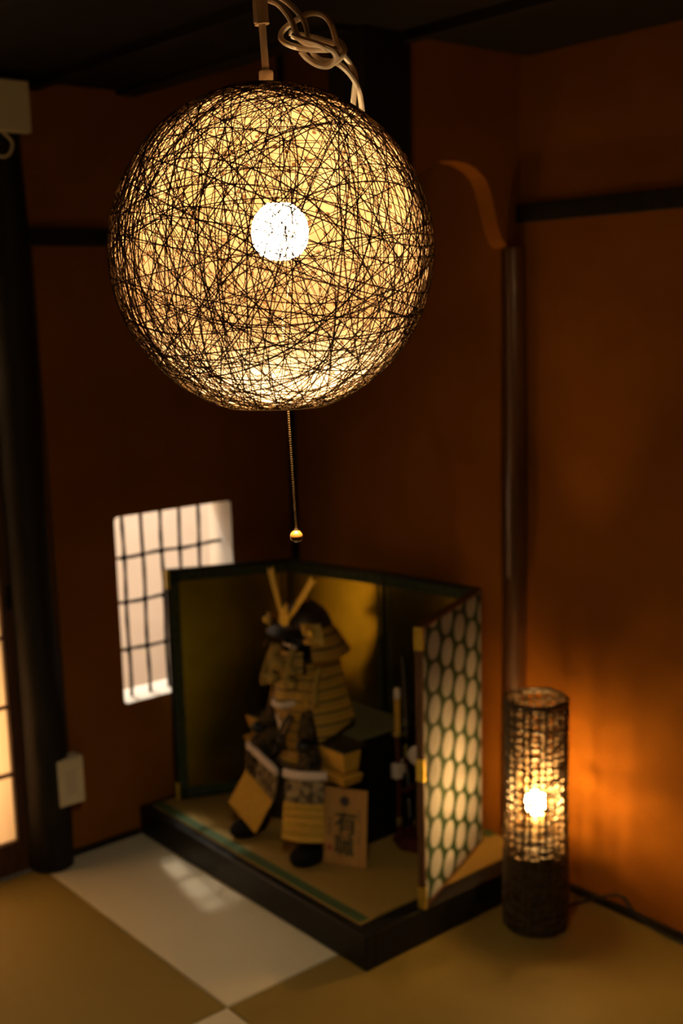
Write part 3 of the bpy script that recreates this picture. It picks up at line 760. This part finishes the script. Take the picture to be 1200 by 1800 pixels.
for z in (0.146, 0.134, 0.122, 0.092, 0.078, 0.066):
    for k in range(4):
        a = rnd.choice((0, pi/2, 0.5, -0.6))
        sm.box((0.038+rnd.uniform(-.003, .003), -PT/2-0.0002, z+rnd.uniform(-.003, .003)), (0.007, 0.0005, 0.0011), Matrix.Rotation(a, 3, 'Y'))
for z in (0.118, 0.106, 0.094, 0.082):
    for k in range(5):
        a = rnd.choice((0, pi/2, 0.5, -0.6))
        sm.box((-0.042+rnd.uniform(-.003, .003), -PT/2-0.0002, z+rnd.uniform(-.003, .003)), (0.009, 0.0005, 0.0015), Matrix.Rotation(a, 3, 'Y'))
sm.build('small_writing', M['ink_brown'], brd, smooth=False)['kind'] = 'stuff'
MB().box((-0.041, -PT/2-0.0002, 0.044), (0.013, 0.0005, 0.015)).build('seal_stamp', M['ink_red'], brd, smooth=False)
st = MB().box((0, 0, 0.070), (0.030, 0.004, 0.150)).build('rear_strut', M['plaque_wood'], plq, smooth=False)
st.rotation_euler = (radians(13), 0, 0); st.location = (0, 0.050, 0.001)

# ------------------------------------------------------------------ bow and sword stand
BX, BY = 2.040, 2.150
bs = empty('weapon_stand', (BX, BY, ZP), 0.0, 'dark red lacquered stand at the right of the armour, holding bow, sword and quiver', 'weapon stand')
oct_ = [(0.066*cos(2*pi*k/8+pi/8), 0.066*sin(2*pi*k/8+pi/8)) for k in range(8)]
MB().lathe([(0.066, 0), (0.070, 0.006), (0.070, 0.016), (0.058, 0.026), (0.050, 0.030)], 8).build('base', M['red_lacquer'], bs, smooth=False, bevel=0.002)
po = MB()
po.tube([(0.040, 0.022, 0.020), (0.040, 0.022, 0.24)], [0.007, 0.005], 10); po.build('post', M['red_lacquer'], bs)
for zb_, wb_ in ((0.150, 0.090), (0.232, 0.080)): MB().box((0.010, 0.022, zb_), (wb_, 0.010, 0.013)).build('cross_bar', M['red_lacquer'], bs, bevel=0.002)
# sword standing upright: dark scabbard, gold mounts, pale hilt
sw = empty('sword', (BX-0.034, BY+0.038, ZP+0.030), 0, 'slim sword upright on the red stand with pale wrapped hilt and white pommel', 'sword')
MB().tube(spline([(0, 0, 0), (0.002, 0, 0.10), (0.001, 0, 0.20), (-0.002, 0, 0.268)]), 0.0072, 12, flat=0.6).build('scabbard', M['red_lacquer'], sw)
for z in (0.020, 0.165): MB().lathe([(0.0088, z), (0.0092, z+0.004), (0.0092, z+0.018), (0.0086, z+0.022)], 14).build('scabbard_mount', M['old_gold'], sw)
MB().lathe([(0.016, 0.270), (0.017, 0.272), (0.017, 0.276), (0.016, 0.278)], 16).build('hand_guard', M['old_gold'], sw)
MB().lathe([(0.0074, 0.278), (0.0084, 0.290), (0.0078, 0.330), (0.0086, 0.368)], 12).build('hilt', M['yellow_cloth'], sw)
MB().lathe([(0.0084, 0.370), (0.0100, 0.376), (0.0090, 0.394), (0.004, 0.400)], 12).build('pommel', M['white_silk'], sw)
wr = MB(); wr.box((-0.004, 0, 0.172), (0.026, 0.022, 0.040)); wr.box((0.020, 0.004, 0.178), (0.012, 0.014, 0.038))
wr.build('paper_wrap', M['white_silk'], sw, bevel=0.003)
# quiver with arrows
qv = empty('quiver', (BX+0.004, BY-0.014, ZP+0.030), 0, 'black quiver with a round cream face hanging at the edge of the folding screen', 'quiver')
MB().lathe([(0.017, 0.0), (0.019, 0.01), (0.019, 0.235), (0.021, 0.245)], 16).build('case', M['lacquer'], qv)
MB().lathe([(0.001, 0), (0.020, 0), (0.026, 0.003), (0.026, 0.008), (0.020, 0.011), (0.001, 0.011)], 20).build('round_face', M['white_silk'], qv).matrix_local = Matrix.Translation((-0.019, -0.004, 0.226)) @ Matrix.Rotation(-pi/2, 4, 'Y') @ Matrix.Rotation(0.5, 4, 'X')
for k in range(5):
    a = 2*pi*k/5
    ar = MB().tube([(0.009*cos(a), 0.009*sin(a), 0.01), (0.011*cos(a), 0.011*sin(a), 0.320)], 0.0017, 6).build('arrow_shaft', M['red_lacquer'], qv)
    f_ = MB()
    for j in range(3): f_.box((0.011*cos(a), 0.011*sin(a), 0.300), (0.010, 0.0008, 0.030), Matrix.Rotation(j*pi/3+a, 3, 'Z'))
    f_.build('fletching', M['black_fur'], ar, smooth=False)
# bow
bo = empty('bow', (BX+0.016, BY+0.050, ZP+0.027), 0, 'tall thin black bow curving up against the gold screen panel', 'bow')
MB().tube(spline([(0.0, 0.0, 0.0), (-0.012, 0.006, 0.10), (-0.006, 0.004, 0.22), (0.008, 0.0, 0.34), (0.004, 0.004, 0.43), (-0.008, 0.008, 0.480), (-0.010, 0.010, 0.505)], 8), [0.0035]*20+[0.0042]*16+[0.0036]*10+[0.003]*3, 10).build('bow_stave', M['lacquer'], bo)
MB().tube([(0.0, 0.0, 0.012), (-0.010, 0.010, 0.498)], 0.0007, 6).build('bow_string', M['white_silk'], bo)
MB().lathe([(0.0052, 0.19), (0.0056, 0.195), (0.0056, 0.225), (0.0052, 0.23)], 10, (-0.007, 0.004, 0)).build('grip', M['olive_cord'], bo)

# ------------------------------------------------------------------ wicker floor lamp
LX, LY, LH, LR = 2.072, 1.772, 0.578, 0.071
fl = empty('wicker_floor_lamp', (LX, LY, 0), 0, 'glowing dark wicker column lamp standing on the tatami by the right wall', 'floor lamp')
rnd = random.Random(8)
wv = MB()
def lr(z): return LR + 0.004*(1-z/LH) + 0.0015*sin(z*14)
NS = 24
for k in range(NS):
    a = 2*pi*k/NS + rnd.uniform(-.04, .04)
    pts = []
    for j in range(15):
        z = 0.004 + (LH-0.006)*j/14; r_ = lr(z) + rnd.uniform(-.0012, .0012); aa = a + rnd.uniform(-.012, .012)
        pts.append((r_*cos(aa), r_*sin(aa), z))
    wv.tube(pts, rnd.uniform(0.0026, 0.0046), 6)
z = 0.006; ring = 0
while z < LH:
    low = z < 0.20
    n_ = 60; ph = rnd.uniform(0, 6.28); pts = []
    amp = 0.0026
    for k in range(n_):
        a = 2*pi*k/n_
        r_ = lr(z) + amp*(1 if ring % 2 else -1)*cos(a*NS/2) + 0.0008*sin(5*a+ph)
        pts.append((r_*cos(a), r_*sin(a), z + 0.0034*sin(3*a+ph) + 0.0024*sin(7*a+2*ph)))
    wv.tube(pts, rnd.uniform(0.0020, 0.0042), 6, closed=True)
    z += rnd.uniform(0.0040, 0.0056) if low else rnd.uniform(0.0070, 0.0165)*min(1.0, 0.62 + max(0.0, z-0.20)*4.5)
    ring += 1
for zz in (LH-0.003, LH-0.009): wv.tube([(lr(zz)*cos(2*pi*k/40), lr(zz)*sin(2*pi*k/40), zz) for k in range(40)], 0.0036, 8, closed=True)
wv.build('wicker_shade', M['wicker'], fl)
MB().lathe([(0.070, 0.0), (0.073, 0.004), (0.073, 0.014), (0.066, 0.018)], 32).build('foot', M['wicker'], fl)
MB().lathe([(0.020, 0.018), (0.016, 0.03), (0.014, 0.20), (0.040, 0.205), (0.062, 0.207), (0.062, 0.213), (0.020, 0.216)], 24).build('bulb_stem', M['lacquer'], fl)
MB().lathe([(0.017, 0.216), (0.018, 0.225), (0.018, 0.286), (0.016, 0.290)], 20).build('socket', M['cream_plastic'], fl)
MB().lathe([(0.014, 0.288), (0.019, 0.293), (0.0240, 0.303), (0.0255, 0.314), (0.0230, 0.327), (0.016, 0.336), (0.003, 0.340)], 20).build('bulb', M['floor_bulb'], fl)
fc = MB().tube(spline([(0.070, -0.020, 0.008), (0.120, -0.010, 0.006), (0.165, -0.035, 0.014), (0.178, -0.085, 0.040), (0.180, -0.125, 0.052), (0.176, -0.160, 0.028), (0.178, -0.215, 0.007), (0.172, -0.30, 0.005), (0.176, -0.42, 0.005)], 8), 0.0036, 8)
fc.build('power_cord', M['cord_black'], fl)

# ------------------------------------------------------------------ pendant lamp
C0 = Vector((0, 0, 1.5)); DEP = 1.29
def at_px(px, py, dep): return C0 + (rt*((px-600)/CAM_F) - up2*((py-900)/CAM_F) + fw)*dep
PC = at_px(478, 444, DEP); R = 283/CAM_F*DEP
ph_ = math.atan2(f0.y, f0.x) - pi/2           # local +y points away from the viewer, +x to the right
pen = empty('pendant_lamp', PC, ph_, 'large ball pendant of dark twine with a lit bulb, hanging from the ceiling in front', 'pendant lamp')
ZB, ZTP = -0.955*R, 0.985*R
rnd = random.Random(21)
tw = MB()
def ring_pts(axis, h, n):
    axis = axis.normalized(); a = axis.orthogonal().normalized(); b_ = axis.cross(a)
    rr = sqrt(1-h*h)
    return [(axis*h + (a*cos(2*pi*k/n) + b_*sin(2*pi*k/n))*rr) for k in range(n)]
def wind(count, rmin, rmax, hmax, seg=84, lift=0.0, flatz=1.0):
    for i in range(count):
        ax = Vector((rnd.gauss(0, 1), rnd.gauss(0, 1), rnd.gauss(0, 1)*flatz))
        h = rnd.uniform(-hmax, hmax)
        P = ring_pts(ax, h, seg); rad_ = rnd.uniform(rmin, rmax); off = R*(1 + lift*rnd.uniform(-1, 1))
        w1, w2, a1 = rnd.uniform(0, 6.28), rnd.randint(2, 4), rnd.uniform(0, 0.03)
        run = []; runs = []
        for k, p in enumerate(P + [P[0]]):
            q = (p + ax.normalized()*a1*sin(w2*2*pi*k/seg+w1)).normalized()
            zq = q.z*off
            if zq < ZB+0.001 or zq > ZTP-0.0005:
                if len(run) > 2: runs.append(run)
                run = []
            else: run.append(q*off)
        if len(run) > 2: runs.append(run)
        for rn in runs: tw.tube(rn, rad_, 4)
wind(125, 0.00048, 0.00080, 0.55, lift=0.006)
wind(185, 0.00024, 0.00046, 0.75, lift=0.004)
wind(125, 0.00035, 0.00065, 0.30, lift=0.004, flatz=0.25)
for zr, rr_ in ((ZB+0.001, 0.0010), (ZB+0.003, 0.0008), (ZTP-0.001, 0.0012)):
    q = sqrt(max(R*R-zr*zr, 0)); tw.tube([(q*cos(2*pi*k/60), q*sin(2*pi*k/60), zr) for k in range(60)], rr_, 6, closed=True)
tw.build('twine_shade', M['twine'], pen)
fm = MB(); RF = R*0.985
prof = []
t0_, t1_ = math.asin(max(-1, ZB/R)), math.asin(0.98)
for k in range(61):
    t = t0_ + (t1_-t0_)*k/60; prof.append((RF*cos(t), RF*sin(t)))
fm.lathe(prof, 96, cap=False); fm.build('inner_film', M['film'], pen)
sI = DEP/CAM_F
BZ = (444-408)*sI; BXo = (493-478)*sI
bl = MB().lathe([(0.0135, 0.0290), (0.0195, 0.0245), (0.0255, 0.0185), (0.0295, 0.010), (0.0312, -0.001), (0.0290, -0.015), (0.0215, -0.025), (0.010, -0.0300), (0.001, -0.0310)], 24, (BXo, 0, BZ)).build('bulb', M['bulb'], pen)
MB().lathe([(0.0137, 0.0292), (0.0140, 0.038), (0.0150, 0.046)], 24, (BXo, 0, BZ)).build('bulb_body', M['bakelite'], bl)
sd = bpy.data.lights.new('pendant_floor_fill', 'SPOT'); sd.energy = PENDANT_FILL; sd.color = (1.0, 0.92, 0.66)  # extra spot below the bulb, added to brighten the floor
sd.spot_size = radians(150); sd.spot_blend = 1.0; sd.shadow_soft_size = 0.022
so_ = bpy.data.objects.new('pendant_floor_fill', sd); col.objects.link(so_); so_.parent = pen; so_.location = (BXo, 0, BZ-0.056)
MB().lathe([(0.0150, 0.040), (0.0165, 0.042), (0.018, 0.052), (0.027, 0.054), (0.027, 0.058), (0.018, 0.060), (0.020, 0.090), (0.012, 0.096)], 24, (BXo*0.8, 0, BZ)).build('socket', M['bakelite'], pen)
MB().tube([(BXo*0.7, 0, BZ+0.094), (0.0, 0, ZTP)], 0.006, 10).build('stem', M['ivory_plastic'], pen)
# three spokes holding the ball
spk = MB()
for k in range(3):
    a = 2*pi*k/3+0.5; spk.tube([(0, 0, ZTP-0.003), (0.030*cos(a), 0.030*sin(a), ZTP-0.003)], 0.0012, 6)
spk.build('spider', M['steel'], pen)
def PXL(px, py, y=0.0): return Vector(((px-478)*sI, y, -(py-444)*sI))
zc = ZC - PC.z
MB().lathe([(0.0078, ZTP-0.003), (0.0078, ZTP+0.0145), (0.0070, ZTP+0.016)], 20).build('cap', M['ivory_plastic'], pen)
cap_top = ZTP+0.016
MB().tube([(0, 0, cap_top-0.002), PXL(474, 60, 0)], 0.0038, 12).build('hanging_rod', M['ivory_plastic'], pen)
slv = MB().tube([PXL(474, 64), PXL(473.5, 60), PXL(473, 20), PXL(470, -6)], [0.0080, 0.0075, 0.0072, 0.0070], 14)
slv.build('strain_sleeve', M['ivory_plastic'], pen)
top = Vector((PXL(468, 0).x, 0.0, zc))
MB().tube([PXL(470, -2), top], 0.0040, 10).tube([PXL(464, 64, -0.006), PXL(463, 30, -0.006), PXL(466, -10, -0.004), top + Vector((0.004, -0.004, 0))], 0.0022, 8).build('ceiling_cord', M['cord_white'], pen)
MB().lathe([(0.034, -0.030), (0.040, -0.026), (0.043, 0.0)], 28, (top.x, top.y, zc)).build('ceiling_rose', M['ivory_plastic'], pen)
# spare flex doubled and tied in an overhand knot
def K(x, y, d): return PXL(400+x/3.75, y/3.75, d)
CR = 0.0031
kn = MB()
kn.tube(spline([K(262, -60, .010), K(290, 5, .012), K(345, 35, .012), K(430, 85, .010), K(505, 160, .006), K(552, 240, .000), K(568, 320, -.006), K(585, 400, -.001), K(640, 455, .006),
                K(730, 470, .008), K(780, 500, .004), K(840, 560, .004), K(888, 640, .012), K(912, 740, .045), K(918, 840, .074), K(905, 920, .092),
                K(878, 930, .094), K(858, 850, .084), K(852, 740, .060), K(860, 640, .018), K(868, 560, .010), K(838, 490, .004), K(785, 430, -.004),
                K(745, 350, -.008), K(725, 280, -.010), K(690, 220, -.008), K(640, 190, -.005), K(575, 182, .000), K(505, 205, .006), K(440, 240, .008),
                K(398, 285, .006), K(400, 335, .000), K(450, 375, -.006), K(540, 405, -.010), K(620, 415, -.012), K(700, 415, -.010), K(760, 400, -.004), K(785, 380, .004),
                K(740, 355, .010), K(660, 330, .010), K(580, 310, .008), K(510, 300, .006), K(450, 290, .003)], 7), CR, 8)
kn.tube(spline([K(255, -55, .002), K(275, 30, .004), K(300, 75, .004), K(380, 110, .004), K(440, 180, .001), K(478, 255, -.004), K(505, 330, -.010), K(560, 380, -.016), K(650, 395, -.016), K(720, 420, -.012),
                K(745, 460, -.006), K(700, 500, .000), K(630, 490, .004), K(560, 450, .002), K(520, 410, -.004)], 7), CR*1.06, 8)
kn.tube(spline([K(470, 330, -.014), K(540, 360, -.018), K(640, 392, -.018), K(690, 420, -.012)], 7), CR, 8)
kn.tube(spline([K(680, 500, .002), K(760, 470, -.004), K(798, 420, -.004), K(785, 370, .002), K(740, 330, .008)], 7), CR*1.1, 8)
kn.build('knotted_flex', M['cord_white'], pen)
# pull chain
pc = MB()
ca, cb_ = PXL(492, 560, 0.0), PXL(505, 938, 0.0)
n_ = 92
for k in range(n_+1):
    p = ca.lerp(cb_, k/n_); pc.sphere(p, 0.00135, 8, 6)
pc.tube([ca, cb_], 0.0005, 5)
pc.tube([(BXo*0.8+0.012, 0, BZ+0.05), (BXo+0.030, 0, BZ+0.030), ca], 0.0004, 5)
ch = pc.build('pull_chain', M['chain_metal'], pen)
be = MB().sphere((0, 0, 0), 0.0072, 24, 16).build('wooden_bead', M['bead_wood'], ch); be.location = PXL(505, 953, 0.0)
MB().lathe([(0.0015, 0.0066), (0.0022, 0.0072), (0.0018, 0.009)], 10, be.location).build('bead_cap', M['chain_metal'], ch)

# ------------------------------------------------------------------ small wall things
ob = empty('outlet_box', (1.3815, YA, 0.246), 0, 'cream plastic outlet box on the foot of the dark post beside the window wall', 'outlet box')
MB().box((0, -0.060, 0), (0.078, 0.026, 0.132)).build('box_cover', M['cream_plastic'], ob, smooth=False, bevel=0.004)
MB().box((0.012, -0.036, 0), (0.052, 0.030, 0.126)).build('back_box', M['cream_plastic'], ob, smooth=False, bevel=0.002)
MB().box((0, -0.0735, 0.0), (0.034, 0.0015, 0.070)).build('socket_plate', M['ivory_plastic'], ob, smooth=False, bevel=0.0006)
cv = MB().tube(spline([(1.409, YA-0.007, 0.30), (1.406, YA-0.007, 0.7), (1.403, YA-0.007, 1.2), (1.400, YA-0.007, 1.674)]), 0.0042, 8).build('surface_cable', M['brown_wood'])
tag(cv, 'thin brown cable running up the wall along the right edge of the dark post', 'cable')
jb = empty('junction_box', (1.342, YA, 2.0), 0, 'beige square box high on the dark post under the ceiling at the left edge', 'junction box')
MB().box((-0.018, -0.084, 0.0), (0.112, 0.030, 0.122)).build('box_cover', M['cream_plastic'], jb, smooth=False, bevel=0.004)
MB().tube(spline([(-0.034, -0.082, -0.060), (-0.010, -0.084, -0.085), (-0.022, -0.086, -0.115), (-0.050, -0.086, -0.118), (-0.062, -0.084, -0.09), (-0.056, -0.082, -0.060)]), 0.0035, 8).build('cable_loop', M['cream_plastic'], jb)
